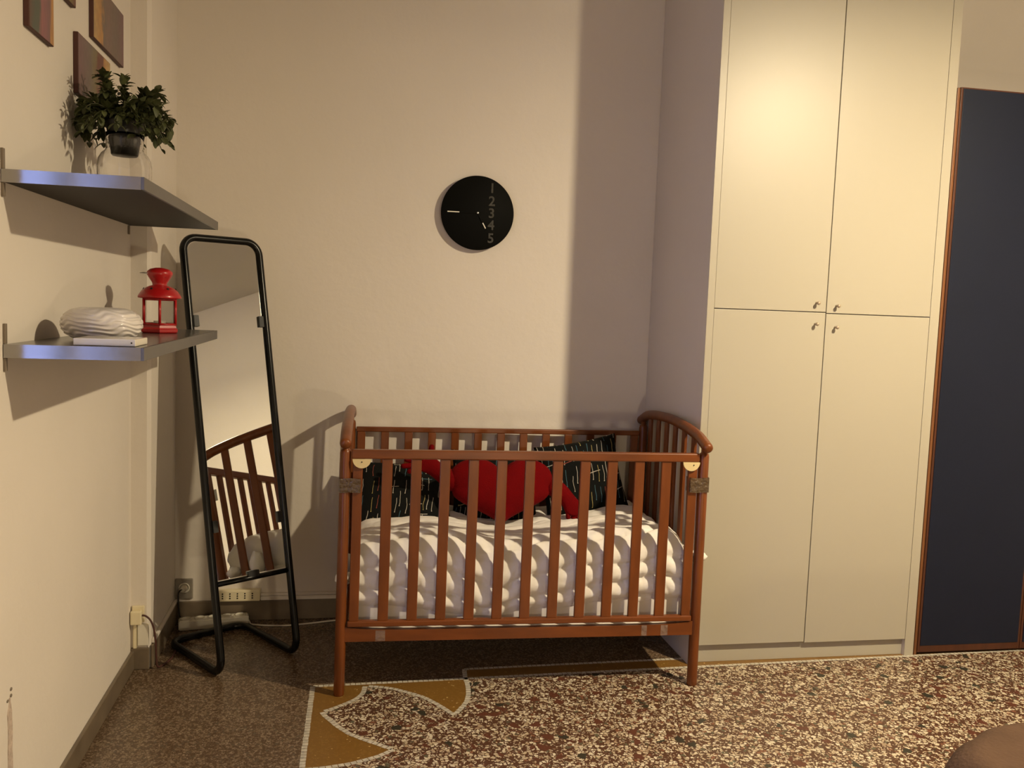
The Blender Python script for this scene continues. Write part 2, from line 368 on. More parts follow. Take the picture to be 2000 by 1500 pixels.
# scar in the plaster bottom left
g = G(); prev = None
random.seed(3)
zz = [0.0, .02, .05, .08, .11, .14, .17, .20, .23, .26, .29, .315, .325]
L_, R_ = [], []
for i, z in enumerate(zz):
    wd = 0.0125+random.uniform(-.002, .003) if i < len(zz)-2 else 0.004
    yc = -1.655+random.uniform(-.002, .002)
    L_.append((XL, yc-wd, .10+z)); R_.append((XL, yc+wd, .10+z))
g.prism(L_+R_[::-1], (0.0012, 0, 0))
sc_ = struct('trim_2', g, 'plaster_scar', 'rough vertical plaster patch low on the left wall', 'patch')
for y, z, r in ((-1.646, .4415, .0042), (-1.647, .4265, .0042), (-1.668, .4225, .0036)):
    g = G(); g.lathe([(r, 0), (r*.9, .0016), (.0001, .0017)], (XL+.0002, y, z), 10, Vector((1, 0, 0)), sy=1.3); obj('pit', g, 'bracket', sc_)
# window in the left wall, beside the camera
wroot = thing('window_1', (XL-.10, (WY0+WY1)/2, WZ0), 'tall window in the left wall with blue dusk outside', 'window', kind='structure')
g = G()
fy = [WY0, (WY0+WY1)/2-.035, WY1-.07]
for y in fy: g.box(XL-.13, XL-.07, y, y+.07, WZ0, WZ1, .004)
for z in (WZ0, WZ1-.07): g.box(XL-.13, XL-.07, WY0+.07, fy[1], z, z+.07, .004); g.box(XL-.13, XL-.07, fy[1]+.07, fy[2], z, z+.07, .004)
obj('window_frame', g, 'pale', wroot)
for a, b in ((WY0+.07, fy[1]), (fy[1]+.07, fy[2])):
    g = G(); g.box(XL-.103, XL-.097, a, b, WZ0+.07, WZ1-.07); obj('pane', g, 'glass', wroot)
# baseboards
g = G(); g.box(XL, XL+.012, YN, PY, 0, .070, .003); struct('baseboard_left', g, 'baseboard', 'brown marble skirting along the left wall', 'baseboard')
g = G(); g.box(XL, PX-.002, PY-.010, PY, 0, .080, .003); g.box(PX, PX+.010, PY+.004, 0, 0, .085, .003)
struct('baseboard_pilaster', g, 'baseboard', 'brown marble skirting round the corner pilaster', 'baseboard')
g = G(); g.box(PX+.010, XR, -.012, 0, 0, .087, .003); struct('baseboard_back', g, 'baseboard', 'brown marble skirting along the back wall', 'baseboard')

# floor: fine terrazzo outside the mosaic line, coarse terrazzo inside, yellow corner ornament
g = G()
g.quad([(XL-.2, YN, 0), (XR, YN, 0), (XR, 0.0, 0), (XL-.2, 0.0, 0)], 0)
C0 = Vector((.786, -.695, 0))
def backline(x): return -.695+(x-.786)*.0225
def leftline(y): return .786-(y+.695)*-.020
g.quad([(leftline(-6.7), -6.7, .0004), (5.15, -6.7, .0004), (5.15, backline(5.15), .0004), (.786, -.695, .0004)], 1)
def bez(P, n=14):
    P = [Vector((p[0], p[1], 0)) for p in P]; out = []
    segs = len(P)-1
    for i in range(segs):
        p0 = P[max(i-1, 0)]; p1 = P[i]; p2 = P[i+1]; p3 = P[min(i+2, segs)]
        for k in range(n):
            t = k/n
            out.append(0.5*((2*p1)+(p2-p0)*t+(2*p0-5*p1+4*p2-p3)*t*t+(3*p1-p0-3*p2+p3)*t**3))
    out.append(P[-1]); return out
cC = bez([(1.328, -.684), (1.327, -.767), (1.308, -.867), (1.254, -.966)])
cD = bez([(1.254, -.966), (1.176, -.838), (1.101, -.769), (1.032, -.728), (.968, -.712)])
cE = bez([(.968, -.712), (.951, -.786), (.908, -.838), (.822, -.900)])
cF = bez([(.822, -.900), (.842, -.945), (.907, -1.052), (1.0, -1.138), (1.042, -1.171)])
cG = bez([(1.042, -1.171), (.997, -1.207), (.921, -1.240), (.848, -1.256), (.775, -1.262)])
poly = [C0]+cC+cD[1:]+cE[1:]+cF[1:]+cG[1:]
f = g.bm.faces.new([g.bm.verts.new((p.x, p.y, .0008)) for p in poly]); f.material_index = 2
bmesh.ops.triangulate(g.bm, faces=[f])
g.quad([(1.334, backline(1.334), .0008), (4.3, backline(4.3), .0008), (4.3, backline(4.3)+.083, .0008), (1.334, backline(1.334)+.083, .0008)], 2)
g.quad([(leftline(-1.262)-.083, -1.262, .0008), (leftline(-4.8)-.083, -4.8, .0008), (leftline(-4.8), -4.8, .0008), (leftline(-1.262), -1.262, .0008)], 2)
def tesserae(P, w=.017, step=.0185, off=0.0):
    # walk along polyline
    acc = 0.0; i = 0; pts = [P[0].copy()]
    d = 0.0
    for a, b in zip(P, P[1:]):
        seg = (b-a).length; t = 0
        while d+seg-t >= step:
            t += step-d; d = 0; pts.append(a.lerp(b, t/seg))
        d += seg-t
    for a, b in zip(pts, pts[1:]):
        dr = (b-a).normalized(); n = Vector((-dr.y, dr.x, 0)); j = random.uniform(-.0008, .0008)
        q = [a+dr*.0011+n*(w/2+j), a+dr*.0011-n*(w/2-j), b-dr*.0011-n*(w/2-j), b-dr*.0011+n*(w/2+j)]
        g.quad([(v.x, v.y, .0013) for v in q], 3)
V3 = lambda x, y: Vector((x, y, 0))
tesserae([V3(.786, -.695), V3(4.3, backline(4.3))])
tesserae([V3(.786, -.695), V3(leftline(-4.8), -4.8)])
tesserae([V3(1.334, backline(1.334)+.083), V3(4.3, backline(4.3)+.083)])
tesserae([V3(1.334, backline(1.334)+.083), V3(1.328, backline(1.33))]+cC[1:])
for cv in (cD, cE, cF, cG): tesserae(cv)
struct('floor', g, ['terrazzo_fine', 'terrazzo', 'terrazzo_yellow', 'tess'], 'speckled terrazzo floor with a yellow mosaic corner ornament', 'floor')

# ------------------------------------------------------------------ tall cream wardrobe
WX0, WX1, WYF = 2.1993, 3.1679, -0.636
DX = (2.2273, 2.6831, 3.1273); ZD = 1.3755; ZB = 0.0745; WH = 2.85
wd = thing('wardrobe', (2.68, -.3, 0), 'tall cream four-door wardrobe standing right of the wooden crib', 'wardrobe')
g = G(); g.box(WX0, DX[0]-.001, WYF, -.001, 0, WH, .0015); o = obj('side_panel', g, 'lam_side', wd)
g = G(); g.box(DX[2]+.001, WX1, WYF, -.001, 0, WH, .0015); obj('side_panel', g, 'lam_side', wd)
# pale front edge bands on both side panels
for x0, x1 in ((WX0, DX[0]-.001), (DX[2]+.001, WX1)):
    g = G(); g.box(x0, x1, WYF-.0015, WYF-.0001, 0.001, WH-.001); obj('edge_band', g, 'laminate', wd)
g = G(); g.box(DX[0], DX[2], WYF+.026, -.01, ZB+.002, WH-.02, 0); g.box(DX[0], DX[2], WYF+.10, -.01, .058, ZB); obj('carcass', g, 'lam_side', wd)
g = G(); g.box(WX0, WX1, WYF, -.001, WH, WH+.02, .001); obj('top_panel', g, 'lam_side', wd)
g = G(); g.box(DX[0], DX[2], WYF+.017, WYF+.034, 0.001, ZB-.003, .001); obj('plinth', g, 'laminate', wd)
gap = .0016
KN = {}
for side in (0, 1):
    x0, x1 = DX[side]+(gap if side else .0001), DX[side+1]-(.0001 if side else gap)
    for lev in (0, 1):
        zz0 = (ZB-(.004 if side else 0)) if lev == 0 else ZD+gap-(.0035 if side else 0)
        zz1 = ZD-gap-(.0035 if side else 0) if lev == 0 else WH-.004
        g = G(); g.box(x0, x1, WYF-.001, WYF+.019, zz0, zz1, .0012)
        d = obj('door', g, 'laminate', wd, loc=((x0+x1)/2, WYF+.009, zz0))
        kx = (2.640, 2.724)[side]; kz = (((1.330, 1.410), (1.320, 1.402))[side])[lev]
        g = G(); ax = Vector((0, -1, 0))
        g.lathe([(.0042, 0), (.0036, .010), (.0062, .014), (.0072, .018), (.0062, .022), (.003, .0243), (0.0001, .0245)], (kx, WYF-.001, kz), 16, ax)
        tag(obj('knob', g, 'knob', d), 'small round metal knob')

# ------------------------------------------------------------------ blue wardrobe with brown frame (right edge)
bl = thing('blue_wardrobe', (3.66, -.3, 0), 'dark blue wardrobe with thin brown frame right of the cream wardrobe', 'wardrobe')
BY = -.636; BT = 2.262
g = G(); g.box(3.1690, 3.176, BY+.010, -.002, 0, BT-.006, .001); obj('side_panel', g, 'brown_trim', bl)
g = G(); g.box(3.176, 3.188, BY+.004, -.002, 0, BT-.004, .002); tag(obj('side_strip', g, 'brown_light', bl), 'lighter brown wooden strip')
g = G(); g.box(3.188, 4.34, BY+.022, -.002, 0.0, BT-.002, .001); obj('carcass', g, 'brown_trim', bl)
for x0, x1 in ((3.188, 3.660), (3.663, 4.135)):
    g = G()
    g.box(x0, x0+.010, BY, BY+.020, .012, BT-.002, .001); g.box(x1-.010, x1, BY, BY+.020, .012, BT-.002, .001)
    g.box(x0+.010, x1-.010, BY, BY+.020, .012, .040, .001); g.box(x0+.010, x1-.010, BY, BY+.020, BT-.007, BT-.002, .0)
    fr = obj('door_frame', g, 'brown_trim', bl, loc=((x0+x1)/2, BY+.01, .01))
    g = G(); g.box(x0+.010, x1-.010, BY-.002, BY+.018, .040, BT-.007, .001); tag(obj('door_panel', g, 'navy', fr), 'dark blue door panel')

# ------------------------------------------------------------------ crib (frame slightly racked: T carries its own plane)
CX, CY, CA, SX, SY = .876, -.7715, -.033, .0068, .0216
cc, cs = math.cos(CA), math.sin(CA)
def T(v):
    a = v.x+SX*v.z; b = v.y+SY*v.z
    return Vector((CX+a*cc-b*cs, CY+a*cs+b*cc, v.z))
CL, CD = 1.27, .739
crib = thing('crib', T(Vector((CL/2, CD/2, 0))), 'reddish-brown wooden baby crib with slatted sides on the terrazzo floor', 'crib')
arch_pts = [(-.030, .878), (0, .888), (.06, .905), (.16, .918), (.26, .9245), (.3695, .928), (.479, .9245), (.579, .918), (.679, .905), (.739, .886), (.775, .872)]
def arch_z(b):
    for (b0, z0), (b1, z1) in zip(arch_pts, arch_pts[1:]):
        if b0 <= b <= b1: return z0+(z1-z0)*(b-b0)/(b1-b0)
    return .88
for a in (0, CL):
    for b in (0, CD):
        g = G()
        g.tube([(a, b, 0), (a, b, .004), (a, b, .40), (a, b, .842), (a, b, .852), (a, b, .856), (a, b, arch_z(b)-.010)], [.0165, .0185, .0185, .0185, .0165, .011, .010], 20, T)
        obj('post', g, 'wood', crib)
    # arched rail with rounded ends
    P = bez([(b, z) for b, z in arch_pts], 6); P = [Vector((a, p.x, p.y)) for p in P]
    d0 = (P[1]-P[0]).normalized(); d1 = (P[-1]-P[-2]).normalized(); R = .0195
    pre = [P[0]-d0*R*math.cos(t)*.75 for t in (0.0001, .35, .7, 1.1)]; prr = [R*math.sin(t) for t in (.05, .45, .85, 1.2)]
    post_ = [P[-1]+d1*R*math.cos(t)*.75 for t in (1.1, .7, .35, .0001)]
    g = G(); g.tube(pre+P+post_, prr+[R]*len(P)+prr[::-1], 20, T); obj('arched_rail', g, 'wood_x', crib, smooth=True)
    # end slats and lower end rail
    for i in range(6):
        b = CD*(i+1)/7
        g = G(); g.box(a-.006, a+.006, b-.0165, b+.0165, .262, arch_z(b)-.012, .003, T); obj('slat', g, 'wood', crib)
    g = G(); g.box(a-.010, a+.010, .015, CD-.015, .195, .264, .004, T); obj('end_rail', g, 'wood_x', crib)
# drop side (front)
def slat_side(b, zb0, zb1, zt0, zt1, thick, x0, x1, sw):
    g = G(); g.box(x0, x1, b-thick, b+thick, zt0, zt1, .004, T); obj('top_rail', g, 'wood_x', crib)
    g = G(); g.box(x0, x1, b-thick, b+thick, zb0, zb1, .004, T); obj('bottom_rail', g, 'wood_x', crib)
    for i in range(13):
        a = .0425+(CL-.085)*i/12; w = sw if 0 < i < 12 else .0165
        g = G(); g.box(a-w, a+w, b-.007, b+.007, zb1-.001, zt0+.001, .0025, T)
        obj('slat' if 0 < i < 12 else 'stile', g, 'wood', crib)
slat_side(-.006, .243, .263, .8235, .8545, .0125, .021, CL-.021, .0178)
slat_side(CD-.006, .243, .275, .808, .829, .009, .021, CL-.021, .0165)
# lower fixed front rail, slightly sagging top edge
g = G(); n = 20; top = []; bot = []
for i in range(n+1):
    a = .012+(CL-.024)*i/n; t = 2*i/n-1
    top.append((a, -.012, .2415-.0125*(1-t**8))); bot.append((a, -.012, .1905))
g.prism(bot+top[::-1], (0, .020, 0), T); obj('lower_rail', g, 'wood_x', crib)
g = G(); g.box(.015, CL-.015, CD-.014, CD+.004, .19, .235, .003, T); obj('lower_rail', g, 'wood_x', crib)
# mattress support
g = G(); g.box(.02, CL-.02, .022, CD-.022, .205, .222, .002, T); obj('base_board', g, 'mattress', crib)
# cream half discs under the ends of the top rail
for a in (.0555, 1.2175):
    g = G(); pts = []
    for k in range(17):
        t = math.pi+math.pi*k/16; pts.append((a+.031*math.cos(t), -.0225, .8235+.031*math.sin(t)))
    g.prism(pts, (0, .006, 0), T); o = obj('slide_guide', g, 'guide', crib); tag(o, 'cream plastic half disc')
    g = G(); c = T(Vector((a+(.0 if a < .5 else .008), -.0230, .814))); g.lathe([(.0022, 0), (.0022, .0012), (.0001, .0012)], c, 10, Vector((0, -1, 0))); obj('screw', g, 'dark_hole', o)
# tape round post and stile
for a0, a1 in ((-.0205, .0575), (1.2125, 1.2905)):
    g = G(); pts = []
    lo, hi = (.709, .7575) if a0 < .5 else (.7150, .7680)
    n = 18
    grid = []
    for j in range(7):
        z = lo+(hi-lo)*j/6; row = []
        for i in range(n+1):
            a = a0+(a1-a0)*i/n
            b = -.0225+.0012*noise.noise(Vector((a*60, z*60, 2)))
            if i == 0 or i == n: b = .012
            row.append(g.bm.verts.new(T(Vector((a, b, z+.001*math.sin(a*90))))))
        grid.append(row)
    for j in range(6):
        for i in range(n): g.bm.faces.new((grid[j][i], grid[j][i+1], grid[j+1][i+1], grid[j+1][i]))
    o = obj('packing_tape', g, 'tape', crib); tag(o, 'wrinkled brown packing tape')
for a, w in ((.135, .033), (1.075, .020), (1.150, .026)):
    g = G(); g.box(a-w/2, a+w/2, -.0133, -.0126, .192, .229, 0, T); tag(obj('clear_tape', g, 'tape_clear', crib), 'scrap of clear tape')

# ------------------------------------------------------------------ mattress, duvet
g = G(); g.box(.028, CL-.030, .040, CD-.035, .2225, .385, .025, T, seg=4); tag(obj('mattress', g, 'mattress', smooth=True), 'white crib mattress showing below the duvet', 'mattress')
def build_duvet():
    g = G(); nu, nv = 300, 170
    A0, A1, B0, B1 = .034, 1.232, .026, .690
    def edge(t, L, D, flat=.70):
        """t in [-1,1] -> (pos in [-L,L], drop 0..D)"""
        s = 1 if t >= 0 else -1; t = abs(t)
        R = .055
        if t <= flat: return s*t/flat*(L-R), 0.0
        q = (t-flat)/(1-flat)*(R*math.pi/2+D-R)
        if q < R*math.pi/2:
            th = q/R; return s*(L-R+R*math.sin(th)), R*(1-math.cos(th))
        return s*L, R+(q-R*math.pi/2)
    rows = []
    for j in range(nv+1):
        v = -1+2*j/nv; row = []
        for i in range(nu+1):
            u = -1+2*i/nu
            a_, da = edge(u, (A1-A0)/2, .215, .90); b_, db = edge(v, (B1-B0)/2, .225, .62)
            a = (A0+A1)/2+a_; b = (B0+B1)/2+b_
            if v > 0: db = min(db, .10)
            drop = max(da, db)
            # overall top height
            ztop = .503+.030*math.exp(-((a-1.10)/.22)**2)+.018*math.exp(-((a-.28)/.18)**2)-.018*math.exp(-((a-.62)/.16)**2)+.012*noise.noise(Vector((a*5, b*5, 1)))
            ztop += .020*math.exp(-((b-.12)/.10)**2)-.012*math.exp(-((b-.02)/.04)**2)
            # hem height of the front drop varies along a
            hem = 1.0
            if v < 0:
                hem = (ztop-(.300-.045*math.exp(-((a-.50)/.24)**2)+.012*noise.noise(Vector((a*7, 3, 0)))))/.225
            z = ztop-drop*(hem if v < 0 and db >= da else 1.0)
            # puffs: quilted baffles with pinched seams, running along the crib
            s = (b if drop < .02 else B0+.055-drop*hem*1.0) if v < 0 else b
            wv = .75*noise.noise(Vector((a*3.0, s*4.0, 4.0)))+.35*noise.noise(Vector((a*9, s*9, 7)))
            r1 = abs(math.sin(math.pi*(s/.085+wv)))**.45
            n1 = min(1, abs(noise.noise(Vector((a*4.2+s*3, s*5.5, 2.2))))*2.6)**.5
            n2 = min(1, abs(noise.noise(Vector((a*13-s*6, s*17, 8.8))))*2.8)**.6
            pf = .95*r1+.38*n1*r1+.16*n2-.85
            pf += .10*noise.noise(Vector((a*40, s*40, 9)))
            amp = .0125 if drop < .03 else .021
            front = v < 0 and db > .03
            if drop < .03: z += pf*amp*1.25
            else:
                k = min(1, (drop-.03)/.04); z += pf*amp*(1-k)
                if db >= da: b += (-1 if v < 0 else 1)*pf*amp*k*1.05
                else: a += (1 if u > 0 else -1)*pf*amp*k*.6
            # sag inwards near the hem
            if front and db > .19: b += (db-.19)*.6
            b = max(b, .0135)
            row.append(g.bm.verts.new(T(Vector((a, b, z)))))
        rows.append(row)
    for j in range(nv):
        for i in range(nu):
            f = g.bm.faces.new((rows[j][i], rows[j][i+1], rows[j+1][i+1], rows[j+1][i])); f.smooth = True
    # corners of the duvet poking out between post and first end slat
    for (a, b, z, ra, rb, rz) in ((1.268, .054, .462, .058, .028, .020), (.006, .054, .392, .032, .028, .022), (1.262, .160, .440, .030, .032, .035), (.008, .160, .40, .028, .032, .05)):
        for v in g.sphere((0, 0, 0), 1.0, 20):
            c = v.co; q = 1+.22*noise.noise(c*2.3+Vector((a*9, 0, 0)))
            v.co = T(Vector((a+c.x*ra*q, b+c.y*rb*q, z+c.z*rz*q)))
    return g
o = obj('duvet', build_duvet(), 'duvet', fixn=False); tag(o, 'puffy white quilted duvet bunched over the crib mattress', 'duvet')

# ------------------------------------------------------------------ cushions
def pillow(w, h, t, center, rot, n=34, flop=0.0, seed=0):
    """square cushion with pinched corners; returns G with uv layer"""
    g = G(); uvl = g.bm.loops.layers.uv.new('UVMap'); Rm = rot.to_matrix()
    sides = []
    for sgn in (1, -1):
        rows = []
        for j in range(n+1):
            row = []
            for i in range(n+1):
                u = -1+2*i/n; v = -1+2*j/n
                pin = 1-.07*(1-u*u)*abs(v)**3; pin2 = 1-.07*(1-v*v)*abs(u)**3
                x = u*w/2*pin2; y = v*h/2*pin
                d = max(0, (1-abs(u)**2.6)*(1-abs(v)**2.6))**.5
                zt = sgn*t/2*d+.006*noise.noise(Vector((u*2+seed, v*2, sgn)))*d
                p = Vector((x, zt-flop*(v*v), y))   # local: x across, z up, y thickness
                row.append(g.bm.verts.new(T(Vector(center)+Rm @ p)))
            rows.append(row)
        for j in range(n):
            for i in range(n):
                vs = (rows[j][i], rows[j][i+1], rows[j+1][i+1], rows[j+1][i])
                f = g.bm.faces.new(vs); f.smooth = True
                for l, (ii, jj) in zip(f.loops, ((i, j), (i+1, j), (i+1, j+1), (i, j+1))): l[uvl].uv = (ii/n*w/.4+seed*.37, jj/n*h/.4+seed*.21)
    return g
def cushion(label, **k):
    o = obj('cushion', pillow(**k), 'match'); return tag(o, label, 'cushion', 'black matchstick-print cushions in the crib')
R_ = math.radians
cushion('black matchstick-print cushion slumped at the left end of the crib', w=.40, h=.36, t=.11, center=(.215, .535, .572), rot=Euler((R_(-52), R_(3), R_(2))), seed=1)
cushion('black matchstick-print cushion directly behind the red heart cushion', w=.36, h=.31, t=.09, center=(.595, .590, .606), rot=Euler((R_(-20), R_(0), 0)), seed=4)
cushion('black matchstick-print cushion propped up highest, right of the red heart', w=.36, h=.32, t=.10, center=(.962, .580, .648), rot=Euler((R_(-14), R_(-10), R_(4))), seed=8)

# ------------------------------------------------------------------ red heart cushion with arms
HC = Vector((.598, .415, .618))
ht = thing('heart_cushion', T(Vector((.598, .40, .50))), 'red heart-shaped cushion with open arms in the middle of the crib', 'cushion')
def heart_r():
    pts = []
    N_ = 96
    for k in range(N_):
        t = 2*math.pi*k/N_
        x = 16*math.sin(t)**3; y = 13*math.cos(t)-5*math.cos(2*t)-2*math.cos(3*t)-math.cos(4*t)
        zz_ = (y+2.4)/14.6*.137
        fx = 1+.32*max(0, math.sin(math.pi*min(1, max(0, -(zz_-.02)/.155))))
        pts.append(Vector((min(.206, max(-.206, x/16*.206*fx)), 0, zz_)))
    return pts
g = G(); hp = heart_r(); rings = 14; tilt = Matrix.Rotation(R_(-16), 3, 'X')
c0 = Vector((0, 0, .0))
for sgn in (1, -1):
    prev = None
    for r in range(rings+1):
        q = r/rings; s = math.sin(q*math.pi/2); th = math.cos(q*math.pi/2)**.75*.062
        ring = [g.bm.verts.new(T(HC+tilt @ Vector((p.x*s, sgn*-th, p.z*s)))) for p in hp] if r else [g.bm.verts.new(T(HC+tilt @ Vector((0, sgn*-.062, 0))))]
        if prev:
            n = len(hp)
            for k in range(n):
                if len(prev) == 1: f = g.bm.faces.new((prev[0], ring[k], ring[(k+1) % n]))
                else: f = g.bm.faces.new((prev[k], prev[(k+1) % n], ring[(k+1) % n], ring[k]))
                f.smooth = True
        prev = ring
obj('body', g, 'red_fabric', ht)
def skin(name, verts, edges, radii, mat_, parent, label=None, sub=2):
    me = bpy.data.meshes.new(name); loc = wpos(parent)
    me.from_pydata([Vector(v)-loc for v in verts], edges, []); me.materials.append(M[mat_])
    o = bpy.data.objects.new(name, me); COL.objects.link(o); o.parent = parent
    md = o.modifiers.new('Skin', 'SKIN'); md.use_smooth_shade = True; md.branch_smoothing = .4
    for i, r in enumerate(radii):
        sv = me.skin_vertices[0].data[i]; sv.radius = (r, r) if not isinstance(r, tuple) else r; sv.use_root = (i == 0)
    s = o.modifiers.new('Sub', 'SUBSURF'); s.levels = sub; s.render_levels = sub
    return o
def arm(pts, rad, fingers, fr=.013):
    V = [T(Vector(p)) for p in pts]; E = [(i, i+1) for i in range(len(pts)-1)]; Rr = [r*1.15 for r in rad]; base = len(pts)-1
    for f in fingers:
        pr = base
        for k, p in enumerate(f):
            V.append(T(Vector(p))); Rr.append(fr if k < len(f)-1 else fr*.8); E.append((pr, len(V)-1)); pr = len(V)-1
    return skin('arm', V, E, Rr, 'red_fabric', ht)
arm([(.44, .43, .640), (.385, .44, .672), (.335, .445, .708), (.300, .445, .726)], [.042, .036, .030, .028],
    [[(.318, .45, .765), (.322, .455, .803)], [(.262, .445, .757), (.236, .448, .775)], [(.252, .44, .738), (.212, .44, .744)], [(.252, .435, .720), (.200, .43, .718)], [(.262, .43, .704), (.225, .425, .696)]])
arm([(.775, .43, .655), (.838, .425, .628), (.875, .42, .585), (.893, .41, .558)], [.040, .034, .030, .028],
    [[(.930, .41, .562), (.952, .41, .545)], [(.925, .40, .538), (.944, .395, .520)], [(.908, .395, .530), (.922, .39, .509)], [(.890, .395, .528), (.896, .39, .508)], [(.872, .40, .535), (.868, .395, .514)]])

# ------------------------------------------------------------------ wall clock
ck = thing('wall_clock', (1.4097, 0, 1.7397), 'round black wall clock with grey numbers one to five down its right', 'clock')
CKY = -.030; CR = .1545
g = G(); g.lathe([(.0001, .004), (CR-.03, .004), (CR-.028, .018), (CR-.004, .020), (CR, .023), (CR, .028), (CR-.003, .0305), (.0001, .0305)], (1.4097, -.0005, 1.7397), 72, Vector((0, -1, 0)))
obj('dial', g, 'clock', ck)
def text_mesh(ch, size):
    cu = bpy.data.curves.new('t', 'FONT'); cu.body = ch; cu.size = size; cu.extrude = .0006; cu.offset = size*.02; cu.align_x = 'CENTER'; cu.align_y = 'CENTER'
    to = bpy.data.objects.new('t', cu); COL.objects.link(to)
    me = bpy.data.meshes.new_from_object(to.evaluated_get(bpy.context.evaluated_depsgraph_get()))
    bpy.data.objects.remove(to); bpy.data.curves.remove(cu); return me
for ch, dz in (('1', .104), ('2', .050), ('3', .0), ('4', -.050), ('5', -.104)):
    me = text_mesh(ch, .056); me.name = 'numeral'
    me.transform(Matrix.Rotation(math.pi/2, 4, 'X')); me.materials.append(M['clock_digit'])
    o = bpy.data.objects.new('numeral', me); COL.objects.link(o); o.parent = ck; o.location = (.0585, -.0322, dz)
    tag(o, 'grey numeral')
def hand(name, ang, length, tip, w):
    d = Vector((math.sin(ang), 0, math.cos(ang))); n = Vector((math.cos(ang), 0, -math.sin(ang)))
    c = Vector((1.4097, -.0335, 1.7397))
    g = G(); g.prism([c-n*w, c+n*w, c+d*(length-tip)+n*w, c+d*(length-tip)-n*w], (0, -.001, 0)); h = obj(name, g, 'clock', ck)
    g = G(); a = c+d*(length-tip); b = c+d*length; g.prism([a-n*w, a+n*w, b+n*w, b-n*w], (0, -.001, 0)); obj('pale_tip', g, 'pale', h)
hand('minute_hand', R_(-90), .128, .050, .0022); hand('hour_hand', R_(151), .072, .026, .0022)
g = G(); g.lathe([(.005, 0), (.005, .003), (.003, .005), (.0001, .0052)], (1.4097, -.0335, 1.7397), 16, Vector((0, -1, 0))); obj('hub', g, 'silver', ck)

# ------------------------------------------------------------------ small canvases on the left wall
def canvas(label, y0, y1, z0, z1, m, t=.013):
    g = G(); g.box(XL+.0005, XL+t, y0, y1, z0, z1, .0015)
    r = obj('canvas_picture', g, 'canvas_edge'); tag(r, label, 'picture', 'small canvas pictures on the left wall')
    g = G(); uvl = g.bm.loops.layers.uv.new('UVMap')
    f = g.quad([(XL+t+.0004, y0+.002, z0+.002), (XL+t+.0004, y1-.002, z0+.002), (XL+t+.0004, y1-.002, z1-.002), (XL+t+.0004, y0+.002, z1-.002)])
    for l, c in zip(f.loops, ((0, 0), (1, 0), (1, .6), (0, .6))): l[uvl].uv = c
    obj('painted_face', g, m, r, fixn=False)
canvas('small canvas with orange strip at left and mauve blocks, topmost beside the pilaster', -.985, -.634, 2.078, 2.244, 'art_a')
canvas('small mauve canvas with orange right strip, just above the plant', -1.138, -.803, 1.888, 2.050, 'art_b')
canvas('small pink and teal canvas hanging leftmost, above the shelf', -1.519, -1.342, 1.953, 2.30, 'art_c')
canvas('small green-brown canvas of which only the lower corner shows at the top edge', -1.49, -1.158, 2.104, 2.27, 'art_d') if False else canvas('small green-brown canvas of which only the lower corner shows at the top edge', -1.330, -1.155, 2.104, 2.27, 'art_d')

# ------------------------------------------------------------------ two grey shelves
SXO, SYN, SYF = .4299, -1.6692, -.5063
def shelf(label, z0, z1):
    t = thing('wall_shelf', (XL, (SYN+SYF)/2, z0), label, 'shelf')
    g = G(); g.box(XL+.002, SXO-.007, SYN+.004, SYF-.004, z0+.0015, z1-.0002, 0)
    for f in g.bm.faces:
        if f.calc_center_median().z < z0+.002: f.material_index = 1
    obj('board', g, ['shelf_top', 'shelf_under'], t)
    g = G(); g.box(SXO-.007, SXO, SYN, SYF, z0, z1, .001); obj('front_edge', g, 'alu_edge', t)
    g = G(); g.box(XL+.002, SXO-.0072, SYN, SYN+.0038, z0, z1, 0); tag(obj('end_cap', g, 'alu', t), 'glossy grey end face')
    g = G(); g.box(XL+.002, SXO-.0072, SYF-.0038, SYF, z0, z1, 0); obj('end_cap', g, 'alu_edge', t)
    for y in (SYN+.006, SYF-.014):
        g = G(); g.box(XL+.0003, XL+.006, y-.004, y+.008, z0-.030, z0-.0005, .001); obj('bracket', g, 'bracket', t)
        if y < -1:
            g = G(); g.box(XL+.0003, XL+.006, y-.004, y+.008, z1+.0005, z1+.045, .001); obj('bracket', g, 'bracket', t)
    return t
shelf('grey wall shelf with dark underside carrying the potted plant', 1.5825, 1.6106)
shelf('grey wall shelf carrying the red lantern and white vase', 1.2028, 1.2326)
SU, SL = 1.6106, 1.2326

# potted plant in a glass vase
PC = Vector((.266, -1.13, SU+.0005))
pl = thing('potted_plant', PC, 'bushy green potted plant in a round glass vase on the upper shelf', 'plant')
g = G()
outer = [(.040, 0), (.056, .004), (.066, .020), (.0705, .050), (.0705, .088), (.0680, .107), (.0600, .121), (.0500, .130), (.0475, .142), (.049, .158), (.0515, .176)]
inner = [(.0495, .176), (.047, .158), (.0455, .142), (.0463, .133), (.058, .119), (.0655, .105), (.068, .086), (.068, .051), (.0635, .023), (.054, .008), (.0001, .007)]
g.lathe([(.0001, 0)]+outer+inner, PC, 48); obj('glass_vase', g, 'glass', pl)
g = G(); g.lathe([(.0001, .118), (.033, .118), (.035, .120), (.0395, .150), (.044, .176), (.0485, .205), (.0505, .206), (.0505, .218), (.046, .218), (.043, .200), (.0001, .200)], PC, 32); obj('pot', g, 'pot_black', pl)
random.seed(21)
gs = G(); gl = G()
